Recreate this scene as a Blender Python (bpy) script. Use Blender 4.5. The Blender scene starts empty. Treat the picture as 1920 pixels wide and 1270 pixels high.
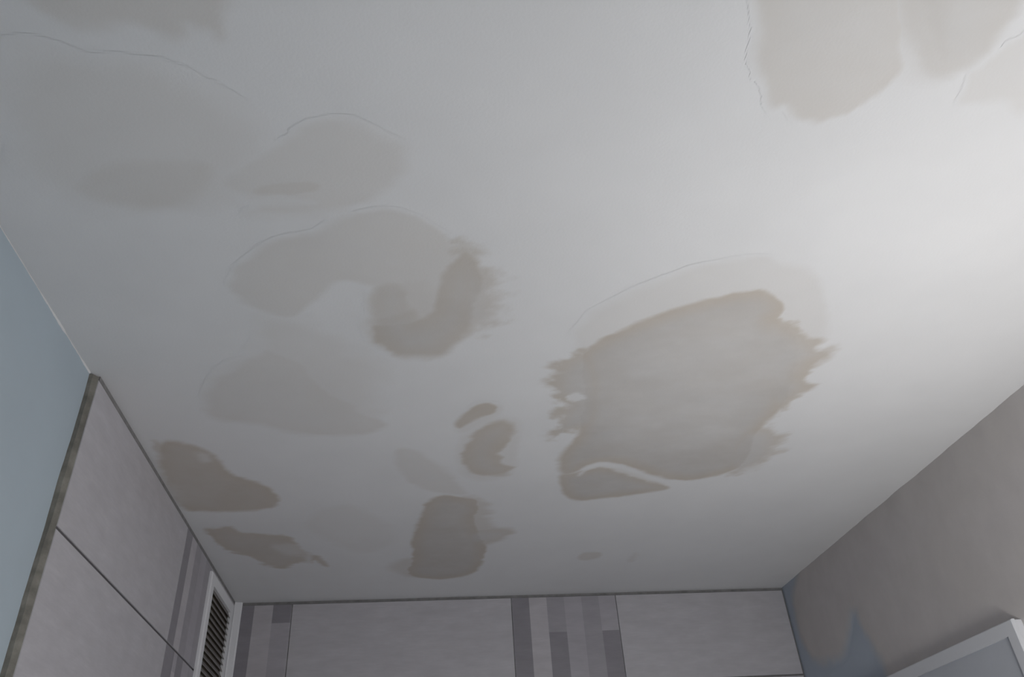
import bpy, bmesh, math, random
import numpy as np
from mathutils import Matrix, Vector

# ------------------------------------------------------------------ camera
SC = bpy.context.scene
COL = SC.collection
W, H = 1920, 1270
U = 0.70                                   # metres per survey unit (camera to ceiling = 1 unit)
CAMZ = 1.80
FPX = 1465.4
PITCH, YAW, ROLL = 0.6132, 0.1468, -0.0737


def cam_axes():
    cy, sy, cp, sp = math.cos(YAW), math.sin(YAW), math.cos(PITCH), math.sin(PITCH)
    f = np.array([sy * cp, cy * cp, sp])
    r = np.array([cy, -sy, 0.0])
    u = np.cross(r, f)
    cr, sr = math.cos(ROLL), math.sin(ROLL)
    return cr * r + sr * u, -sr * r + cr * u, f


CR, CU, CF = cam_axes()
cam = bpy.data.cameras.new('camera')
cam.sensor_fit = 'HORIZONTAL'
cam.sensor_width = 36.0
cam.lens = FPX / W * 36.0
cam.clip_start = 0.02
co = bpy.data.objects.new('camera', cam)
COL.objects.link(co)
M = Matrix.Identity(4)
for i in range(3):
    M[i][0], M[i][1], M[i][2] = CR[i], CU[i], -CF[i]
M[2][3] = CAMZ
co.matrix_world = M
SC.camera = co

# ------------------------------------------------------------------ light and exposure
wd = bpy.data.worlds.new('world')
SC.world = wd
wd.use_nodes = True
wd.node_tree.nodes['Background'].inputs[0].default_value = (0.55, 0.62, 0.72, 1)
wd.node_tree.nodes['Background'].inputs[1].default_value = 0.3
SC.view_settings.view_transform = 'Standard'
SC.view_settings.look = 'None'
SC.view_settings.gamma = 1.0
SC.view_settings.exposure = 0.0
SC.view_settings.use_curve_mapping = False
LAMP = (0.79, 0.58, 1.63)                  # opal globe of the floor lamp
LAMP_R = 0.14
LAMP_STRENGTH = 24.6
LAMP_COLOR = (1.0, 0.985, 0.965)

# ------------------------------------------------------------------ room survey (metres)
XL = -0.7275 * U       # painted left wall
XT = -0.7100 * U       # face of the left tiles
XR = 1.5823 * U        # right wall
YB = 3.2462 * U        # face of the back tiles
YT = 1.5693 * U        # where the left tiling starts
YF = -1.30             # wall behind the camera
ZC = 2.50              # ceiling
TILE_T = 0.007


def zu(z):             # survey height -> metres
    return CAMZ + z * U


def ray(px):
    return CF + CR * (px[0] - W / 2) / FPX - CU * (px[1] - H / 2) / FPX


def on_ceiling(px):
    d = ray(px)
    t = (ZC - CAMZ) / d[2]
    return (d[0] * t, d[1] * t)


def on_right(px):      # -> (y, z)
    d = ray(px)
    t = XR / d[0]
    return (d[1] * t, CAMZ + d[2] * t)


# ------------------------------------------------------------------ helpers
def link(o, parent=None):
    COL.objects.link(o)
    if parent:
        o.parent = parent
    return o


def mesh_obj(name, verts, faces, mat, parent=None, smooth=False):
    me = bpy.data.meshes.new(name)
    me.from_pydata([tuple(map(float, v)) for v in verts], [], faces)
    me.update()
    if mat:
        me.materials.append(mat)
    if smooth:
        me.polygons.foreach_set('use_smooth', [True] * len(me.polygons))
    return link(bpy.data.objects.new(name, me), parent)


def bm_obj(name, bm, mat, parent=None, smooth=False):
    bmesh.ops.recalc_face_normals(bm, faces=bm.faces)
    me = bpy.data.meshes.new(name)
    bm.to_mesh(me)
    bm.free()
    if mat:
        me.materials.append(mat)
    if smooth:
        me.polygons.foreach_set('use_smooth', [True] * len(me.polygons))
    return link(bpy.data.objects.new(name, me), parent)


def add_box(bm, lo, hi, bevel=0.0):
    r = bmesh.ops.create_cube(bm, size=1.0)
    vs = r['verts']
    for v in vs:
        v.co = Vector([lo[i] + (v.co[i] + 0.5) * (hi[i] - lo[i]) for i in range(3)])
    if bevel:
        es = list({e for v in vs for e in v.link_edges})
        bmesh.ops.bevel(bm, geom=es, offset=bevel, segments=1, affect='EDGES', profile=0.5)


def box(name, lo, hi, mat, parent=None, bevel=0.0):
    bm = bmesh.new()
    add_box(bm, lo, hi, bevel)
    return bm_obj(name, bm, mat, parent)


def tag(o, label=None, cat=None, kind=None, group=None):
    if label:
        o['label'] = label
    if cat:
        o['category'] = cat
    if kind:
        o['kind'] = kind
    if group:
        o['group'] = group
    return o


def empty(name, loc):
    o = bpy.data.objects.new(name, None)
    o.empty_display_size = 0.05
    o.location = loc
    return link(o)


# value noise -------------------------------------------------------
RNG = np.random.default_rng(7)
TAB = RNG.random((256, 256))


def vnoise(x, y):
    xi = np.floor(x).astype(int)
    yi = np.floor(y).astype(int)
    fx, fy = x - xi, y - yi
    fx = fx * fx * (3 - 2 * fx)
    fy = fy * fy * (3 - 2 * fy)
    a = TAB[xi % 256, yi % 256]
    b = TAB[(xi + 1) % 256, yi % 256]
    c = TAB[xi % 256, (yi + 1) % 256]
    d = TAB[(xi + 1) % 256, (yi + 1) % 256]
    return (a * (1 - fx) + b * fx) * (1 - fy) + (c * (1 - fx) + d * fx) * fy


def fbm(x, y, n=4):                         # about -1..1
    s, a, t = 0.0, 0.5, 0.0
    for k in range(n):
        s = s + a * (vnoise(x * 2 ** k + 17.3 * k, y * 2 ** k + 9.1 * k) * 2 - 1)
        t += a
        a *= 0.55
    return s / t


def signed_dist(px, py, poly):              # + inside
    poly = np.array(poly)
    d = np.full(px.shape, 1e9)
    ins = np.zeros(px.shape, bool)
    n = len(poly)
    for i in range(n):
        ax, ay = poly[i]
        bx, by = poly[(i + 1) % n]
        ex, ey = bx - ax, by - ay
        wx, wy = px - ax, py - ay
        t = np.clip((wx * ex + wy * ey) / (ex * ex + ey * ey + 1e-12), 0, 1)
        d = np.minimum(d, (wx - t * ex) ** 2 + (wy - t * ey) ** 2)
        if abs(ey) > 1e-12:
            c = (ay > py) != (by > py)
            ins ^= c & (px < ex * (py - ay) / ey + ax)
    d = np.sqrt(d)
    return np.where(ins, d, -d)


def chaikin(p, n=2):
    p = np.array(p, float)
    for _ in range(n):
        q = np.roll(p, -1, 0)
        p = np.stack([.78 * p + .22 * q, .22 * p + .78 * q], 1).reshape(-1, 2)
    return p


def sstep(a, b, x):
    t = np.clip((x - a) / (b - a), 0, 1)
    return t * t * (3 - 2 * t)


# ------------------------------------------------------------------ materials
def new_mat(name, rough=0.8, spec=0.3):
    m = bpy.data.materials.new(name)
    m.use_nodes = True
    nt = m.node_tree
    b = nt.nodes['Principled BSDF']
    b.inputs['Roughness'].default_value = rough
    b.inputs['Specular IOR Level'].default_value = spec
    return m, nt, b


def noise_node(nt, scale, detail=4, vec=None, stretch=None, rough=0.55):
    n = nt.nodes.new('ShaderNodeTexNoise')
    n.inputs['Scale'].default_value = scale
    n.inputs['Detail'].default_value = detail
    n.inputs['Roughness'].default_value = rough
    if vec is None:
        vec = nt.nodes.new('ShaderNodeNewGeometry').outputs['Position']
    if stretch:
        mp = nt.nodes.new('ShaderNodeMapping')
        mp.inputs['Scale'].default_value = stretch
        nt.links.new(vec, mp.inputs['Vector'])
        vec = mp.outputs['Vector']
    nt.links.new(vec, n.inputs['Vector'])
    return n


def mix(nt, fac, a, b, blend='MIX'):
    m = nt.nodes.new('ShaderNodeMix')
    m.data_type = 'RGBA'
    m.blend_type = blend
    for sock, val in ((m.inputs[0], fac), (m.inputs[6], a), (m.inputs[7], b)):
        if hasattr(val, 'is_linked') or hasattr(val, 'links'):
            nt.links.new(val, sock)
        elif isinstance(val, (int, float)):
            sock.default_value = val
        else:
            sock.default_value = (*val, 1)
    return m.outputs[2]


def remap(nt, val, a, b, c, d):
    n = nt.nodes.new('ShaderNodeMapRange')
    n.inputs['From Min'].default_value = a
    n.inputs['From Max'].default_value = b
    n.inputs['To Min'].default_value = c
    n.inputs['To Max'].default_value = d
    nt.links.new(val, n.inputs['Value'])
    return n.outputs['Result']


def bump(nt, b, height, strength, dist):
    n = nt.nodes.new('ShaderNodeBump')
    n.inputs['Strength'].default_value = strength
    n.inputs['Distance'].default_value = dist
    nt.links.new(height, n.inputs['Height'])
    nt.links.new(n.outputs['Normal'], b.inputs['Normal'])


def attr(nt, name):
    n = nt.nodes.new('ShaderNodeAttribute')
    n.attribute_name = name
    return n


def simple(name, c, rough=0.7, spec=0.3, var=0.06, scale=30, bmp=0.0):
    m, nt, b = new_mat(name, rough, spec)
    n = noise_node(nt, scale)
    c1 = tuple(x * (1 - var) for x in c)
    c2 = tuple(min(1, x * (1 + var)) for x in c)
    nt.links.new(mix(nt, remap(nt, n.outputs['Fac'], .3, .7, 0, 1), c1, c2), b.inputs['Base Color'])
    if bmp:
        bump(nt, b, n.outputs['Fac'], 0.5, bmp)
    return m


def coat_mat(name, base, coat_cool, coat_warm, rough=0.85):
    """Painted plaster; where the attribute 'cover' is above 0 fresh filler covers it."""
    m, nt, b = new_mat(name, rough, 0.2)
    big = noise_node(nt, 5.0, 3)
    fine = noise_node(nt, 260.0, 3)
    lo = tuple(x * 0.975 for x in base)
    hi = tuple(min(1, x * 1.02) for x in base)
    paint = mix(nt, remap(nt, big.outputs['Fac'], .3, .7, 0, 1), lo, hi)
    trow = noise_node(nt, 14.0, 5, stretch=(1.0, 1.6, 1.3))
    cool = mix(nt, remap(nt, trow.outputs['Fac'], .3, .7, 0, 1), tuple(x * .96 for x in coat_cool), tuple(x * 1.04 for x in coat_cool))
    fill = mix(nt, attr(nt, 'warm').outputs['Fac'], cool, coat_warm)
    nt.links.new(mix(nt, attr(nt, 'cover').outputs['Fac'], paint, fill), b.inputs['Base Color'])
    bump(nt, b, fine.outputs['Fac'], 0.25, 0.0006)
    return m


M_CEIL = coat_mat('ceiling_plaster', (.787, .79, .796), (.565, .55, .535), (.56, .508, .445))
M_RIGHT = coat_mat('skimmed_wall', (.44, .49, .56), (.57, .54, .535), (.55, .52, .49))
M_BLUE = simple('pale_blue_paint', (.47, .55, .61), 0.6, 0.3, 0.03, 6)
M_GROUT = simple('grey_grout', (.26, .255, .255), 0.95, 0.1, 0.15, 60)
M_MORTAR = simple('grey_mortar', (.235, .225, .20), 0.95, 0.1, 0.28, 45, 0.003)
M_WHITE = simple('white_plastic', (.86, .865, .89), 0.4, 0.4, 0.01, 20)
M_CAB = simple('white_lacquer', (.66, .67, .70), 0.45, 0.4, 0.01, 20)
M_PANEL = simple('panel_white', (.50, .52, .56), 0.5, 0.3, 0.02, 12)
M_SLAT = simple('louvre_plastic', (.25, .235, .225), 0.6, 0.3, 0.2, 40)
M_DUCT_SHADE = simple('duct_shade', (.10, .085, .065), 0.95, 0.1, 0.25, 30)  # dark brown that carries the shade inside the vent duct
M_FLOOR = simple('floor_grey', (.31, .31, .325), 0.6, 0.3, 0.08, 8)
M_FRONT = simple('plain_plaster', (.50, .505, .525), 0.85, 0.2, 0.04, 8)
M_METAL = simple('lamp_metal', (.30, .30, .31), 0.35, 0.5, 0.03, 30)


def tile_mat():
    m, nt, b = new_mat('ceramic_tile', 0.42, 0.4)
    g = noise_node(nt, 16.0, 6, stretch=(1.0, 1.0, 3.0))
    f = noise_node(nt, 90.0, 3, stretch=(0.35, 0.35, 4.0))
    c = mix(nt, remap(nt, g.outputs['Fac'], .25, .75, 0, 1), (.495, .48, .505), (.585, .57, .60))
    c = mix(nt, remap(nt, f.outputs['Fac'], .35, .7, 0, .35), c, (.46, .455, .48))
    nt.links.new(mix(nt, 1.0, c, attr(nt, 'print').outputs['Color'], 'MULTIPLY'), b.inputs['Base Color'])
    return m


M_TILE = tile_mat()
m, nt, b = new_mat('opal_globe', 0.5)
b.inputs['Emission Color'].default_value = (*LAMP_COLOR, 1)
b.inputs['Emission Strength'].default_value = LAMP_STRENGTH
M_GLOBE = m

# ------------------------------------------------------------------ room shell
T = 0.12
floor = tag(box('floor', (XL - T, YF - T, -T), (XR + T, YB + T, 0), M_FLOOR), 'plain grey bathroom floor', 'floor', 'structure')
ceiling = tag(box('ceiling', (XL - T, YF - T, ZC), (XR + T, YB + T, ZC + T), M_CEIL), 'white painted ceiling with many grey filler patches', 'ceiling', 'structure')
wall_left = tag(box('wall_left', (XL - T, YF, 0), (XL, YB + T, ZC), M_BLUE), 'left wall, pale blue paint with grey tiles at its far end', 'wall', 'structure')
wall_right = tag(box('wall_right', (XR, YF, 0), (XR + T, YB + T, ZC), M_RIGHT), 'right wall, grey skim coat over old blue paint', 'wall', 'structure')
wall_back = tag(box('wall_back', (XL, YB + TILE_T - 0.002, 0), (XR, YB + T, ZC), M_GROUT), 'back wall clad in grey tiles with striped decor', 'wall', 'structure')
wall_front = tag(box('wall_front', (XL - T, YF - T, 0), (XR + T, YF, ZC), M_FRONT), 'plain plastered wall opposite the tiled back wall', 'wall', 'structure')

# ------------------------------------------------------------------ tiles
ROWS = [(0.6455 - k * 0.3555, 0.9985 - k * 0.3555) for k in range(10)]   # survey heights (bottom, top)
GAP = 0.0020


def tile(parent, axis, a0, a1, z0, z1, cells=None, top_gap=0.0):
    """One tile slab on the back wall (axis 'x') or the left wall (axis 'y').
    cells: printed bands [(a_from, a_to, z_from, z_to, tone)] in metres, else plain."""
    g = GAP / 2
    a0, a1, z0, z1 = a0 + 0.0005, a1 - 0.0005, z0 + g, z1 - g - top_gap
    bv = 0.0010
    plane = YB if axis == 'x' else XT
    sgn = 1.0 if axis == 'x' else -1.0          # direction into the wall

    def P(a, z, d):
        return (a, plane + sgn * d, z) if axis == 'x' else (plane + sgn * d, a, z)

    V, F, C = [], [], []

    def quad(p, tone):
        i = len(V)
        V.extend(p)
        F.append((i, i + 1, i + 2, i + 3))
        C.append(tone)

    fa0, fa1, fz0, fz1 = a0 + bv, a1 - bv, z0 + bv, z1 - bv
    if cells is None:
        cells = [(a0, a1, z0, z1, 1.0)]
    for (c0, c1, d0, d1, tone) in cells:
        c0, c1 = max(c0, fa0), min(c1, fa1)
        d0, d1 = max(d0, fz0), min(d1, fz1)
        if c1 - c0 < 1e-5 or d1 - d0 < 1e-5:
            continue
        quad([P(c0, d0, 0), P(c1, d0, 0), P(c1, d1, 0), P(c0, d1, 0)], tone)
    t = TILE_T
    # bevel and side faces
    o = [(a0, z0), (a1, z0), (a1, z1), (a0, z1)]
    f = [(fa0, fz0), (fa1, fz0), (fa1, fz1), (fa0, fz1)]
    for k in range(4):
        n = (k + 1) % 4
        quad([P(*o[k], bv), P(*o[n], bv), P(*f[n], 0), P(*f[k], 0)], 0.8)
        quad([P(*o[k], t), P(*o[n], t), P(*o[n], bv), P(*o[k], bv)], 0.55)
    if axis == 'y':
        F = [tuple(reversed(q)) for q in F]
        F = [tuple(reversed(q)) for q in F] if sgn > 0 else F
    ob = mesh_obj('tile', V, F, M_TILE, parent)
    me = ob.data
    ca = me.color_attributes.new('print', 'FLOAT_COLOR', 'CORNER')
    vals = []
    for c in C:
        tone = c if isinstance(c, tuple) else (c, c, c)
        vals += [*tone, 1.0] * 4
    ca.data.foreach_set('color', vals)
    bm = bmesh.new()
    bm.from_mesh(me)
    bmesh.ops.recalc_face_normals(bm, faces=bm.faces)
    bm.to_mesh(me)
    bm.free()
    return ob


DK, MD, ML, LT = (.55, .54, .56), (.72, .71, .73), (.84, .83, .85), (1.0, .985, .985)


def band_cells(a_edges, tones_top, tones_low, z0, z1, zs):
    out = []
    for i in range(len(a_edges) - 1):
        s = zs[i]
        if s is None:
            out.append((a_edges[i], a_edges[i + 1], z0, z1, tones_top[i]))
        else:
            out.append((a_edges[i], a_edges[i + 1], s, z1, tones_top[i]))
            out.append((a_edges[i], a_edges[i + 1], z0, s, tones_low[i]))
    return out


S = 0.0735 * U
for k, (r0, r1) in enumerate(ROWS):
    z0, z1 = zu(r0), zu(r1)
    if z0 < 0:
        z0 = 0.0
    if z1 - z0 < 0.02:
        continue
    tg = 0.0065 if k == 0 else 0.0
    h = z1 - z0
    # back wall ----------------------------------------------------
    xc, xa, xb, xd = XT, -0.487 * U, 0.396 * U, 0.8375 * U
    ed = [xc, -0.634 * U, -0.561 * U, xa]
    if k % 2 == 0:
        cells = band_cells(ed, [DK, LT, DK], [DK, LT, ML], z0, z1, [None, None, z1 - 0.235 * h])
    else:
        cells = band_cells(ed, [DK, LT, ML], [MD, LT, ML], z0, z1, [z1 - .4 * h, None, None])
    tile(wall_back, 'x', xc, xa, z0, z1, cells, tg)
    tile(wall_back, 'x', xa, xb, z0, z1, None, tg)
    ed = [xb + i * (xd - xb) / 6 for i in range(7)]
    step = z1 - 0.435 * h
    if k % 2 == 0:
        cells = band_cells(ed, [DK, LT, MD, ML, MD, ML], [DK, LT, DK, ML, MD, DK], z0, z1,
                           [None, None, step, None, None, step])
    else:
        cells = band_cells(ed, [DK, LT, DK, ML, ML, DK], [MD, LT, DK, ML, MD, MD], z0, z1,
                           [step, None, None, None, step, step])
    tile(wall_back, 'x', xb, xd, z0, z1, cells, tg)
    tile(wall_back, 'x', xd, XR - 0.004, z0, z1, None, tg)
    # left wall ----------------------------------------------------
    ya, yb2 = 2.437 * U, 2.882 * U
    tile(wall_left, 'y', YT + 0.001, ya, z0, z1, None, tg * 0.7)
    ed = [ya, (2.506 if k % 2 == 0 else 2.532) * U, 2.570 * U, 2.640 * U, 2.716 * U, 2.80 * U, yb2]
    if k % 2 == 0:
        cells = band_cells(ed, [DK, LT, MD, ML, MD, ML], [DK, LT, MD, ML, MD, ML], z0, z1, [None] * 6)
    else:
        cells = band_cells(ed, [DK, ML, DK, ML, MD, ML], [DK, LT, MD, ML, MD, ML], z0, z1, [None, z1 - .16 * h, z1 - .3 * h, None, None, None])
    tile(wall_left, 'y', ya, yb2, z0, z1, cells, tg * 0.7)
    tile(wall_left, 'y', yb2, YB, z0, z1, None, tg * 0.7)

box('tile_adhesive', (XL, YT + 0.002, 0), (XT - TILE_T + 0.002, YB + TILE_T, ZC), M_GROUT, wall_left)

box('grout_strip', (XL, YT + 0.002, zu(0.9985) - 0.0063), (XT + 0.0006, YB, ZC), M_GROUT, wall_left)

# rough mortar along the raw edge of the left tiling
V, F = [], []
n = 150
random.seed(4)
for i in range(n + 1):
    z = i / n * (ZC - 0.002)
    w = float(fbm(np.array([z * 16]), np.array([3.3]), 4)[0])
    w2 = float(fbm(np.array([z * 22]), np.array([8.1]), 4)[0])
    w3 = float(fbm(np.array([z * 30]), np.array([1.7]), 4)[0])
    x0 = XL - 0.0005
    x1 = XT - 0.0006 + 0.0008 * w2
    yy = YT - 0.004 - 0.002 * w
    xm = x0 + (x1 - x0) * (0.5 + .2 * w3)
    V += [(x0 - 0.001, YT - 0.006 - 0.004 * w - 0.002, z), (xm, yy - 0.003, z), (x1, YT + 0.0003, z), (x0 - .001, YT + 0.01, z), (x1, YT + 0.01, z)]
for i in range(n):
    a, b_ = i * 5, i * 5 + 5
    F += [(a, a + 1, b_ + 1, b_), (a + 1, a + 2, b_ + 2, b_ + 1)]
bm = bmesh.new()
mesh = mesh_obj('edge_mortar', V, F, M_MORTAR, wall_left)
tag(mesh, 'rough dark grey mortar edge of the tiling')
bm.free()

# ------------------------------------------------------------------ coat meshes (filler patches)
def height_mesh(name, mat, parent, a, b_, cover, warm, place, flip, cut=0.03, shape=None):
    """Grid a (cols) x b_ (rows): keep the cells that carry filler."""
    na, nb = len(a), len(b_)
    keepv = cover > cut
    cell = keepv[:-1, :-1] | keepv[1:, :-1] | keepv[:-1, 1:] | keepv[1:, 1:]
    jj, ii = np.nonzero(cell)
    idx = np.stack([jj * na + ii, jj * na + ii + 1, (jj + 1) * na + ii + 1, (jj + 1) * na + ii], 1)
    used, inv = np.unique(idx.ravel(), return_inverse=True)
    idx = inv.reshape(-1, 4)
    if flip:
        idx = idx[:, ::-1]
    A, B = np.meshgrid(a, b_)
    pos = place(A.ravel()[used], B.ravel()[used], cover.ravel()[used])
    me = bpy.data.meshes.new(name)
    me.from_pydata(pos.tolist(), [], idx.tolist())
    me.update()
    me.materials.append(mat)
    me.polygons.foreach_set('use_smooth', [True] * len(me.polygons))
    for nm, arr in (('cover', cover), ('warm', warm)):
        at = me.attributes.new(nm, 'FLOAT', 'POINT')
        at.data.foreach_set('value', arr.ravel()[used].astype(np.float32))
    return link(bpy.data.objects.new(name, me), parent)


STEP = 0.003


def patch(label, layers, holes=(), warm_edge=0.6, warm_base=0.3, lift=0.0004, step=STEP, seed=0.0):
    """layers: (outline px, weight, softness m, raggedness m, noise freq, stretch (along, across), angle deg)"""
    polys = [(chaikin([on_ceiling(p) for p in L[0]]),) + tuple(L[1:]) for L in layers]
    allp = np.concatenate([p[0] for p in polys])
    mg = 0.05
    lo, hi = allp.min(0) - mg, allp.max(0) + mg
    lo[0] = max(lo[0], XL + 0.002)
    hi[0] = min(hi[0], XR - 0.004)
    hi[1] = min(hi[1], YB - 0.004)
    a = np.arange(lo[0], hi[0], step)
    b_ = np.arange(lo[1], hi[1], step)
    A, B = np.meshgrid(a, b_)

    def field(poly, soft, rag, freq, ang, st):
        c, s = math.cos(math.radians(ang)), math.sin(math.radians(ang))
        ua, ub = A * c + B * s, -A * s + B * c
        nz = fbm(ua * freq * 2.4 / st + 31.7 + seed, ub * freq * 2.4 + 5.2 + seed, 5)
        low = fbm(A * 17 + seed * 3, B * 17 + seed, 3)
        so = soft * (1.55 + 0.9 * fbm(A * 12 + 7 + seed, B * 12, 2))     # edge is feathered here, crisp there
        return sstep(-so, so, signed_dist(A, B, poly) + rag * 1.15 * nz + 0.005 * low)

    keep = np.ones_like(A)
    for (hp, w, soft, rag, freq, ang, st) in holes:
        keep *= 1 - w * field(chaikin([on_ceiling(p) for p in hp]), soft, rag, freq, ang, st)
    cover = np.zeros_like(A)
    warm = np.zeros_like(A)
    trow = fbm(A * 13 + seed, B * 17 + seed, 4)
    fine = fbm(A * 60 + seed, B * 75 + seed, 4)
    for (poly, w, soft, rag, freq, ang, st) in polys:
        f = field(poly, soft, rag, freq, ang, st) * w
        f = np.clip(f * (1 + 0.10 * trow + 0.05 * fine), 0, 1)
        cover = np.maximum(cover, f)
    cover *= keep
    wmax = max(p[1] for p in polys)
    inner = np.full(A.shape, -1.0)
    for p in polys:
        if p[1] > 0.7 * wmax:
            inner = np.maximum(inner, signed_dist(A, B, p[0]))
    warm = np.clip(warm_base + warm_edge * (1 - sstep(0.0, 0.045, inner + 0.012 * trow)) + 0.15 * trow, 0, 1)
    ob = height_mesh('filler_patch', M_CEIL, ceiling, a, b_, cover, warm,
                     lambda x, y, c: np.stack([x, y, ZC - 0.0003 - lift * c], 1), True)
    ob['label'] = label
    return ob


# --- the large patch near the right wall
patch('large grey filler patch with ragged ends near the right wall', [
    ([(1075, 648), (1090, 608), (1150, 566), (1235, 524), (1300, 500), (1375, 490), (1440, 474), (1462, 492),
      (1530, 508), (1546, 560), (1552, 640), (1500, 690), (1250, 700), (1100, 690)], .20, .010, .006, 14, 20, 2),
    ([(1084, 660), (1150, 622), (1250, 582), (1340, 556), (1425, 541), (1456, 549), (1472, 568), (1466, 586),
      (1450, 598), (1484, 612), (1503, 640), (1498, 670), (1488, 712), (1480, 740), (1462, 772), (1432, 800), (1412, 828),
      (1408, 858), (1385, 880), (1345, 892), (1292, 902), (1240, 896), (1195, 880), (1160, 868), (1128, 866),
      (1098, 874), (1080, 888), (1055, 892), (1045, 880), (1050, 850), (1078, 822), (1088, 780), (1092, 730), (1088, 690)], .96, .005, .006, 22, -20, 2),
    ([(1047, 888), (1080, 886), (1120, 874), (1165, 880), (1215, 898), (1262, 914), (1235, 922), (1160, 930),
      (1092, 940), (1062, 932), (1046, 910)], .93, .004, .004, 20, 0, 3),
    ([(1440, 590), (1484, 606), (1530, 632), (1558, 664), (1528, 676), (1508, 700), (1524, 722), (1500, 744), (1462, 780), (1400, 740), (1400, 640)],
     .90, .010, .026, 17, -35, 1.8),
    ([(1380, 800), (1466, 804), (1458, 850), (1424, 874), (1385, 890), (1330, 870)], .72, .012, .026, 17, -30, 1.8),
    ([(1090, 654), (1050, 682), (1034, 704), (1032, 742), (1060, 756), (1036, 782), (1030, 828), (1062, 812), (1140, 800), (1140, 680)],
     .86, .010, .028, 17, 10, 1.6),
], holes=[
    ([(1080, 892), (1098, 874), (1130, 865), (1168, 870), (1215, 892), (1275, 908), (1272, 914), (1205, 900), (1160, 882), (1128, 874), (1102, 882), (1088, 893)], .75, .0035, .006, 34, 0, 2),
    ([(1058, 742), (1085, 735), (1102, 744), (1084, 756), (1062, 752)], .8, .004, .006, 40, 0, 2),
    ([(1130, 660), (1400, 600), (1440, 690), (1380, 830), (1180, 850), (1120, 760)], .20, .05, .02, 10, -20, 2),
], seed=1.0, warm_base=.12, warm_edge=.75)

# --- the horseshoe patch in the middle with its pale halo
patch('horseshoe shaped grey filler patch in the middle of the ceiling', [
    ([(428, 540), (440, 502), (492, 462), (590, 432), (680, 398), (728, 390), (802, 411), (846, 446), (868, 500), (840, 560),
      (780, 560), (715, 540), (640, 520), (600, 560), (540, 596), (478, 582)], .33, .006, .006, 16, 0, 2),
    ([(694, 606), (730, 606), (772, 600), (806, 588), (816, 560), (822, 516), (850, 488), (874, 456), (890, 486),
      (904, 516), (912, 545), (892, 574), (896, 600), (880, 626), (852, 648), (836, 666), (790, 672), (742, 668), (712, 646), (698, 624)], .84, .007, .006, 22, -30, 2),
    ([(692, 590), (730, 584), (790, 570), (800, 640), (740, 660), (700, 640)], .74, .014, .006, 22, 0, 1),
    ([(706, 534), (740, 522), (764, 530), (776, 560), (770, 610), (740, 640), (706, 632), (694, 600), (696, 560)], .62, .009, .005, 22, 0, 1),
    ([(862, 444), (905, 495), (940, 535), (930, 572), (944, 600), (905, 618), (850, 620), (840, 520)], .62, .012, .026, 20, -25, 1.6),
    ([(735, 520), (830, 505), (830, 600), (770, 606), (730, 570)], .42, .014, .006, 20, 0, 1),
], seed=2.0, warm_edge=.5, warm_base=.3)

patch('faint broad filler smear below the horseshoe patch', [
    ([(384, 720), (440, 690), (486, 672), (500, 650), (580, 690), (616, 740), (690, 772), (730, 798), (690, 816),
      (632, 821), (562, 812), (480, 796), (386, 782)], .32, .009, .010, 14, 0, 2),
    ([(384, 720), (440, 680), (480, 660), (490, 600), (560, 600), (630, 640), (720, 690), (700, 740), (730, 798), (600, 780), (480, 770)], .20, .022, .02, 12, 0, 2),
], seed=3.0, warm_base=.72, warm_edge=.25)

patch('narrow slanted filler stroke in front of the back wall', [
    ([(849, 797), (864, 780), (892, 760), (916, 754), (936, 762), (928, 775), (902, 783), (876, 796), (862, 806)], .85, .004, .003, 30, -20, 3),
    ([(846, 802), (895, 752), (945, 760), (930, 785), (870, 815)], .2, .008, .003, 20, -20, 3),
], seed=4.0, warm_base=.5)

patch('crescent filler dab beside the large patch', [
    ([(864, 862), (870, 834), (888, 812), (914, 794), (940, 787), (964, 794), (968, 812), (950, 832), (934, 850), (944, 868),
      (962, 874), (956, 888), (930, 894), (896, 892), (872, 878)], .80, .006, .009, 24, -15, 3),
    ([(854, 850), (870, 810), (930, 778), (980, 790), (972, 830), (965, 892), (900, 902), (866, 890)], .18, .008, .004, 20, 0, 2),
], seed=5.0, warm_base=.5)

patch('brownish filler patch touching the left tiles', [
    ([(296, 834), (318, 826), (362, 836), (396, 846), (412, 864), (426, 886), (468, 900), (506, 914), (526, 934), (514, 950),
      (482, 957), (402, 961), (346, 957), (322, 930), (308, 905), (300, 866)], .88, .006, .007, 24, 0, 2),
    ([(280, 824), (312, 832), (312, 852), (298, 850)], .6, .004, .006, 40, 0, 2),
], holes=[([(370, 848), (394, 850), (398, 866), (378, 866)], .45, .008, .004, 40, 0, 1),
          ([(290, 880), (318, 900), (345, 930), (335, 945), (310, 925)], .40, .014, .008, 26, 0, 1)], seed=6.0, warm_base=.75, warm_edge=.25)

patch('thin ragged filler streak above the ventilation grille', [
    ([(378, 989), (408, 990), (434, 986), (452, 1000), (540, 1002), (556, 1020), (572, 1036), (604, 1044), (590, 1056), (560, 1054), (530, 1068),
      (492, 1058), (470, 1042), (416, 1032), (402, 1012)], .82, .005, .011, 26, 15, 2),
    ([(582, 1047), (602, 1042), (622, 1066), (600, 1060)], .75, .004, .004, 40, 0, 2),
], holes=[([(500, 1022), (545, 1018), (572, 1030), (575, 1042), (530, 1040)], .40, .008, .012, 26, 10, 2),
          ([(574, 1036), (586, 1040), (584, 1060), (574, 1058)], .6, .006, .004, 30, 0, 1)], seed=7.0, warm_base=.7, warm_edge=.3)

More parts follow.
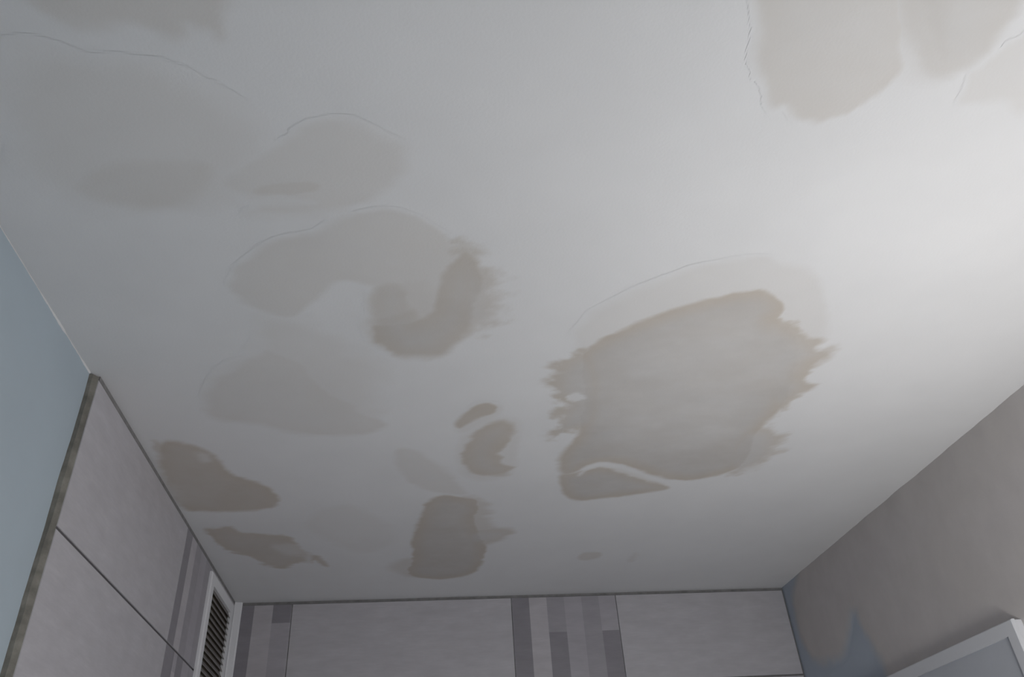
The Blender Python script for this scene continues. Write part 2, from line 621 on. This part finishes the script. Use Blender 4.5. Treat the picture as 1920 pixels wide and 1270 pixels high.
patch('dark grey filler patch close to the back wall', [
    ([(800, 940), (828, 925), (870, 934), (892, 936), (902, 954), (888, 972), (896, 992), (908, 1010), (912, 1024), (906, 1058), (882, 1078),
      (832, 1087), (776, 1083), (762, 1070), (776, 1050), (770, 1022), (782, 990), (792, 964)], .92, .005, .006, 26, 0, 3),
    ([(860, 994), (930, 990), (966, 993), (956, 1006), (920, 1020), (860, 1030)], .66, .009, .012, 20, 0, 3),
    ([(722, 1064), (762, 1046), (800, 1050), (790, 1082), (760, 1080)], .40, .012, .006, 30, 0, 3),
    ([(850, 928), (905, 934), (924, 966), (922, 1000), (860, 1000)], .50, .014, .018, 18, 0, 2.5),
], seed=8.0, warm_base=.3)

patch('faint filler smear left of the crescent dab', [
    ([(742, 842), (770, 842), (800, 856), (836, 880), (862, 906), (880, 930), (820, 924), (776, 912), (748, 880)], .24, .008, .006, 20, 0, 2),
], seed=9.0, warm_base=.85)

patch('very faint broad smear between the two left patches and the dark patch', [
    ([(560, 985), (600, 955), (650, 944), (690, 960), (735, 985), (740, 1020), (690, 1040), (620, 1020)], .13, .016, .014, 12, 0, 2),
], seed=17.0, warm_base=.8)

patch('tiny yellowish filler spot near the back wall', [
    ([(1080, 1046), (1092, 1036), (1126, 1034), (1130, 1042), (1112, 1050), (1090, 1051)], .40, .006, .005, 36, 0, 3),
    ([(1176, 1052), (1190, 1036), (1196, 1038), (1186, 1056)], .18, .006, .005, 36, 0, 3),
], seed=10.0, warm_base=.95)

patch('broad faint filler area by the blue wall', [
    ([(20, 140), (130, 105), (300, 125), (420, 190), (500, 262), (470, 320), (410, 352), (352, 388), (270, 393), (200, 386), (110, 366), (40, 300)], .20, .022, .020, 10, 0, 2),
    ([(110, 350), (180, 300), (300, 285), (400, 300), (402, 340), (384, 372), (350, 388), (270, 393), (196, 385)], .34, .012, .008, 12, 0, 2),
], seed=11.0, warm_base=.72, warm_edge=.25)

patch('faint filler smear with streaks between the broad area and the horseshoe', [
    ([(404, 346), (470, 300), (530, 262), (606, 216), (660, 226), (720, 258), (768, 272), (756, 318), (728, 352), (690, 378), (620, 398),
      (540, 406), (450, 404), (486, 380), (440, 362)], .23, .009, .010, 18, 5, 3),
    ([(456, 362), (500, 346), (548, 334), (604, 338), (612, 352), (580, 366), (520, 366), (492, 372)], .40, .006, .008, 24, 5, 3),
], holes=[([(430, 366), (500, 368), (580, 374), (600, 384), (520, 384), (450, 384)], .6, .006, .008, 30, 5, 4)], seed=12.0, warm_base=.75)

patch('filler patch with feathered lower edge at the near left', [
    ([(40, -60), (430, -60), (420, 30), (416, 72), (398, 52), (368, 50), (350, 38), (334, 74), (300, 58), (262, 42), (226, 44), (196, 58),
      (150, 50), (110, 30), (64, 8)], .36, .006, .007, 22, 30, 3),
], seed=13.0, warm_base=.72, warm_edge=.25)

patch('wide filler patch at the near right', [
    ([(1424, -60), (1680, -60), (1690, 60), (1702, 128), (1650, 172), (1596, 212), (1520, 228), (1490, 216), (1482, 190), (1468, 192), (1446, 204),
      (1438, 160), (1420, 112), (1428, 60), (1424, 10)], .44, .005, .007, 24, 80, 3),
], holes=[([(1560, 20), (1680, -20), (1690, 110), (1600, 110)], .3, .05, .01, 10, 0, 1)], seed=14.0, warm_base=.72, warm_edge=.25)

patch('rounded filler patch at the near right corner of the view', [
    ([(1676, -60), (1920, -60), (1915, 20), (1880, 50), (1862, 96), (1820, 124), (1772, 148), (1738, 144), (1718, 118), (1684, 60)], .50, .008, .006, 20, 0, 2),
    ([(1690, -60), (1810, -60), (1812, 40), (1800, 120), (1750, 140), (1700, 70)], .62, .02, .006, 20, 0, 2),
], seed=15.0, warm_base=.4, warm_edge=.2)

patch('faint pale filler smear at the right of the view', [
    ([(1796, 196), (1818, 160), (1836, 128), (1880, 95), (1960, 50), (1960, 230), (1905, 210), (1896, 182), (1850, 188)], .20, .006, .008, 24, 60, 3),
], seed=16.0, warm_base=.72, warm_edge=.25)

# paint ridge where the ceiling meets the blue wall
V, F = [], []
n = 170
for i in range(n + 1):
    y = 0.2 + (YT - 0.21) * i / n
    k = max(0.0, float(fbm(np.array([y * 26]), np.array([2.2]), 4)[0]))
    w = 0.0003 + 0.0040 * k
    V += [(XL, y, ZC), (XL + 0.0012 + w * .35, y, ZC - w * .6), (XL, y, ZC - w * 1.2), (XL + w * 1.1, y, ZC)]
for i in range(n):
    a, c = i * 4, i * 4 + 4
    F += [(a + 3, a + 1, c + 1, c + 3), (a + 1, a + 2, c + 2, c + 1)]
tag(mesh_obj('paint_ridge', V, F, M_CEIL, ceiling, True), 'lumpy white paint ridge along the blue wall')

# ------------------------------------------------------------------ skim coat on the right wall
blue_px = [(1462, 1096), (1496, 1074), (1488, 1100), (1487, 1130), (1493, 1165), (1500, 1192), (1508, 1214), (1524, 1234), (1548, 1240),
           (1574, 1234), (1588, 1212), (1592, 1180), (1598, 1148), (1606, 1148), (1613, 1168), (1624, 1192), (1640, 1216), (1654, 1242),
           (1664, 1272), (1690, 1380), (1560, 1420)]
bp = [on_right(p) for p in blue_px]
bp = [(min(y, YB + .03), z) for y, z in bp]
# close the outline in the corner behind the back tiles
bp = [(YB + 0.05, ZC + .02)] + bp[1:] + [(YB + 0.05, zu(0.35))]
ys = np.arange(0.0, YB - 0.0015, 0.005)
zs = np.arange(1.50, ZC + 0.004, 0.005)
Yg, Zg = np.meshgrid(ys, zs)
d = -signed_dist(Yg, Zg, bp) + 0.012 * fbm(Yg * 26, Zg * 20, 4)
lowedge = (Zg - 1.62) + 0.06 * fbm(Yg * 7, Zg * 7 + 3, 4)
d = np.minimum(d, lowedge)
cov = sstep(-0.022, 0.022, d)
wm = np.clip(.25 + .5 * (1 - sstep(.5, 1, cov)) + .35 * fbm(Yg * 4, Zg * 6, 4), 0, 1)
wave = fbm(Yg * 16, Zg * 16 + 40, 4) + .5 * fbm(Yg * 50, Zg * 30, 3)


def place_right(y, z, c):
    wv = fbm(y * 14, z * 3, 4)
    return np.stack([XR - 0.0004 - c * (0.0022 + 0.0026 * wv * sstep(ZC - .12, ZC, z)), y, z], 1)


tag(height_mesh('skim_coat', M_RIGHT, wall_right, ys, zs, cov, wm, place_right, True, cut=0.02), 'grey skim coat leaving old blue paint bare')

# ------------------------------------------------------------------ corner trim
bm = bmesh.new()
tw = 0.0195
prof = [(0, 0.0), (tw, 0.0), (tw, -0.003), (tw - 0.003, -0.0055), (0.004, -0.0065), (0.0, -0.009)]
rings = []
for z in (0.0, ZC - 0.0005):
    rings.append([bm.verts.new((XT + 0.0005 + px, YB + py, z)) for px, py in prof])
for i in range(len(prof)):
    j = (i + 1) % len(prof)
    bm.faces.new((rings[0][i], rings[0][j], rings[1][j], rings[1][i]))
bm.faces.new(rings[0])
bm.faces.new(list(reversed(rings[1])))
tag(bm_obj('trim_1', bm, M_WHITE), 'white plastic strip up the corner of the two tiled walls', 'trim', 'structure')

# ------------------------------------------------------------------ ventilation grille on the left wall
gy0, gy1, gz1, gz0 = 2.782 * U, 3.178 * U, zu(0.970), zu(0.570)
pr = 0.0085
fw = 0.040 * U
grille = tag(empty('ventilation_grille', (XT, (gy0 + gy1) / 2, gz0)), 'white louvred ventilation grille on the left tiles under the ceiling', 'grille')
ox, oy, oz = grille.location


def gpt(x, y, z):
    return (x - ox, y - oy, z - oz)


bm = bmesh.new()
o = [(gy0, gz0), (gy1, gz0), (gy1, gz1), (gy0, gz1)]
i_ = [(gy0 + fw, gz0 + fw), (gy1 - fw, gz0 + fw), (gy1 - fw, gz1 - fw), (gy0 + fw, gz1 - fw)]
ch = 0.003
oc = [(gy0 + ch, gz0 + ch), (gy1 - ch, gz0 + ch), (gy1 - ch, gz1 - ch), (gy0 + ch, gz1 - ch)]
layers_ = [[bm.verts.new(gpt(XT, y, z)) for y, z in o], [bm.verts.new(gpt(XT + pr - ch, y, z)) for y, z in o],
           [bm.verts.new(gpt(XT + pr, y, z)) for y, z in oc], [bm.verts.new(gpt(XT + pr, y, z)) for y, z in i_],
           [bm.verts.new(gpt(XT + 0.0008, y, z)) for y, z in i_]]
for A_, B_ in zip(layers_[:-1], layers_[1:]):
    for k in range(4):
        n_ = (k + 1) % 4
        bm.faces.new((A_[k], A_[n_], B_[n_], B_[k]))
bm_obj('frame', bm, M_WHITE, grille)
bm = bmesh.new()
add_box(bm, gpt(XT + 0.0003, gy0 + fw * .9, gz0 + fw * .9), gpt(XT + 0.0012, gy1 - fw * .9, gz1 - fw * .9))  # dark plate in place of an open duct, its shade put into the colour
tag(bm_obj('shade_backing', bm, M_DUCT_SHADE, grille), 'dark backing plate standing in for the shaded duct behind the louvres')
pitch = 0.0205 * U
ns = int((gz1 - gz0 - 2 * fw) / pitch)
slat_me = None
for k in range(ns):
    z = gz0 + fw + (k + .5) * (gz1 - gz0 - 2 * fw) / ns
    if slat_me is None:
        y0, y1 = gy0 + fw - .001 - oy, gy1 - fw + .001 - oy
        x0, x1 = 0.0013, pr - 0.001
        dz, th = 0.0062, 0.0015
        p = [(x0, dz), (x1, -dz), (x1 - 0.0006, -dz - th), (x0, dz - th * 1.6)]
        V = [(x, y, zz) for y in (y0, y1) for x, zz in p]
        F = [(0, 1, 5, 4), (1, 2, 6, 5), (2, 3, 7, 6), (3, 0, 4, 7), (0, 3, 2, 1), (4, 5, 6, 7)]
        s = mesh_obj('slat', V, F, M_SLAT, grille)
        slat_me = s.data
    else:
        s = link(bpy.data.objects.new('slat', slat_me), grille)
    s.location = (0, 0, z - oz)

# ------------------------------------------------------------------ shallow cabinet on the right wall
cy0, cy1, cz1 = 1.944 * U, 2.80 * U, zu(0.5005)
cz0 = cz1 - 0.80
cd = 0.0335 * U
fr = 0.036 * U
XW = XR - 0.0022
cabinet = tag(empty('wall_cabinet', (XR, (cy0 + cy1) / 2, cz0)), 'shallow white wall cabinet with framed door on the grey right wall', 'cabinet')
ox, oy, oz = cabinet.location
bm = bmesh.new()
xi = XR - cd + 0.007
add_box(bm, gpt(xi, cy0 + .001, cz0 + .001), gpt(XR - 0.0005, cy1 - .001, cz1 - .001), 0.001)
bm_obj('body', bm, M_CAB, cabinet)
xf = XR - cd
bm = bmesh.new()
o = [(cy0, cz0), (cy1, cz0), (cy1, cz1), (cy0, cz1)]
i_ = [(cy0 + fr, cz0 + fr), (cy1 - fr, cz0 + fr), (cy1 - fr, cz1 - fr), (cy0 + fr, cz1 - fr)]
ch = 0.0018
oc = [(cy0 + ch, cz0 + ch), (cy1 - ch, cz0 + ch), (cy1 - ch, cz1 - ch), (cy0 + ch, cz1 - ch)]
layers_ = [[bm.verts.new(gpt(xi, y, z)) for y, z in o], [bm.verts.new(gpt(xf + ch, y, z)) for y, z in o],
           [bm.verts.new(gpt(xf, y, z)) for y, z in oc], [bm.verts.new(gpt(xf, y, z)) for y, z in i_],
           [bm.verts.new(gpt(xf + 0.005, y, z)) for y, z in i_]]
for A_, B_ in zip(layers_[:-1], layers_[1:]):
    for k in range(4):
        n_ = (k + 1) % 4
        bm.faces.new((A_[k], A_[n_], B_[n_], B_[k]))
door = bm_obj('door_frame', bm, M_CAB, cabinet)
bm = bmesh.new()
add_box(bm, gpt(xf + 0.0045, cy0 + fr - .001, cz0 + fr - .001), gpt(xi + .0005, cy1 - fr + .001, cz1 - fr + .001))
bm_obj('door_panel', bm, M_PANEL, cabinet)

# ------------------------------------------------------------------ floor lamp that lights the room (below the frame)
lamp = tag(empty('floor_lamp', (LAMP[0], LAMP[1], 0)), 'slim metal floor lamp with a glowing opal globe shade', 'lamp')


def lathe(name, prof, mat, parent, seg=40, loc=(0, 0, 0)):
    V, F = [], []
    for r, z in prof:
        for k in range(seg):
            a = 2 * math.pi * k / seg
            V.append((r * math.cos(a) + loc[0], r * math.sin(a) + loc[1], z + loc[2]))
    for i in range(len(prof) - 1):
        for k in range(seg):
            n_ = (k + 1) % seg
            F.append((i * seg + k, i * seg + n_, (i + 1) * seg + n_, (i + 1) * seg + k))
    return mesh_obj(name, V, F, mat, parent, True)


lathe('base', [(0.0, 0.0), (.14, 0.0), (.14, .012), (.13, .02), (.02, .028), (0.0, .028)], M_METAL, lamp)
lathe('pole', [(.011, .02), (.011, LAMP[2] - LAMP_R - .015)], M_METAL, lamp, 20)
lathe('globe_holder', [(.011, LAMP[2] - LAMP_R - .03), (.04, LAMP[2] - LAMP_R - .015), (.045, LAMP[2] - LAMP_R + .008), (.0, LAMP[2] - LAMP_R + .008)], M_METAL, lamp)
sph = [(LAMP_R * math.sin(math.pi * i / 20), LAMP[2] - LAMP_R * math.cos(math.pi * i / 20)) for i in range(21)]
tag(lathe('globe', sph, M_GLOBE, lamp), 'glowing opal glass globe')
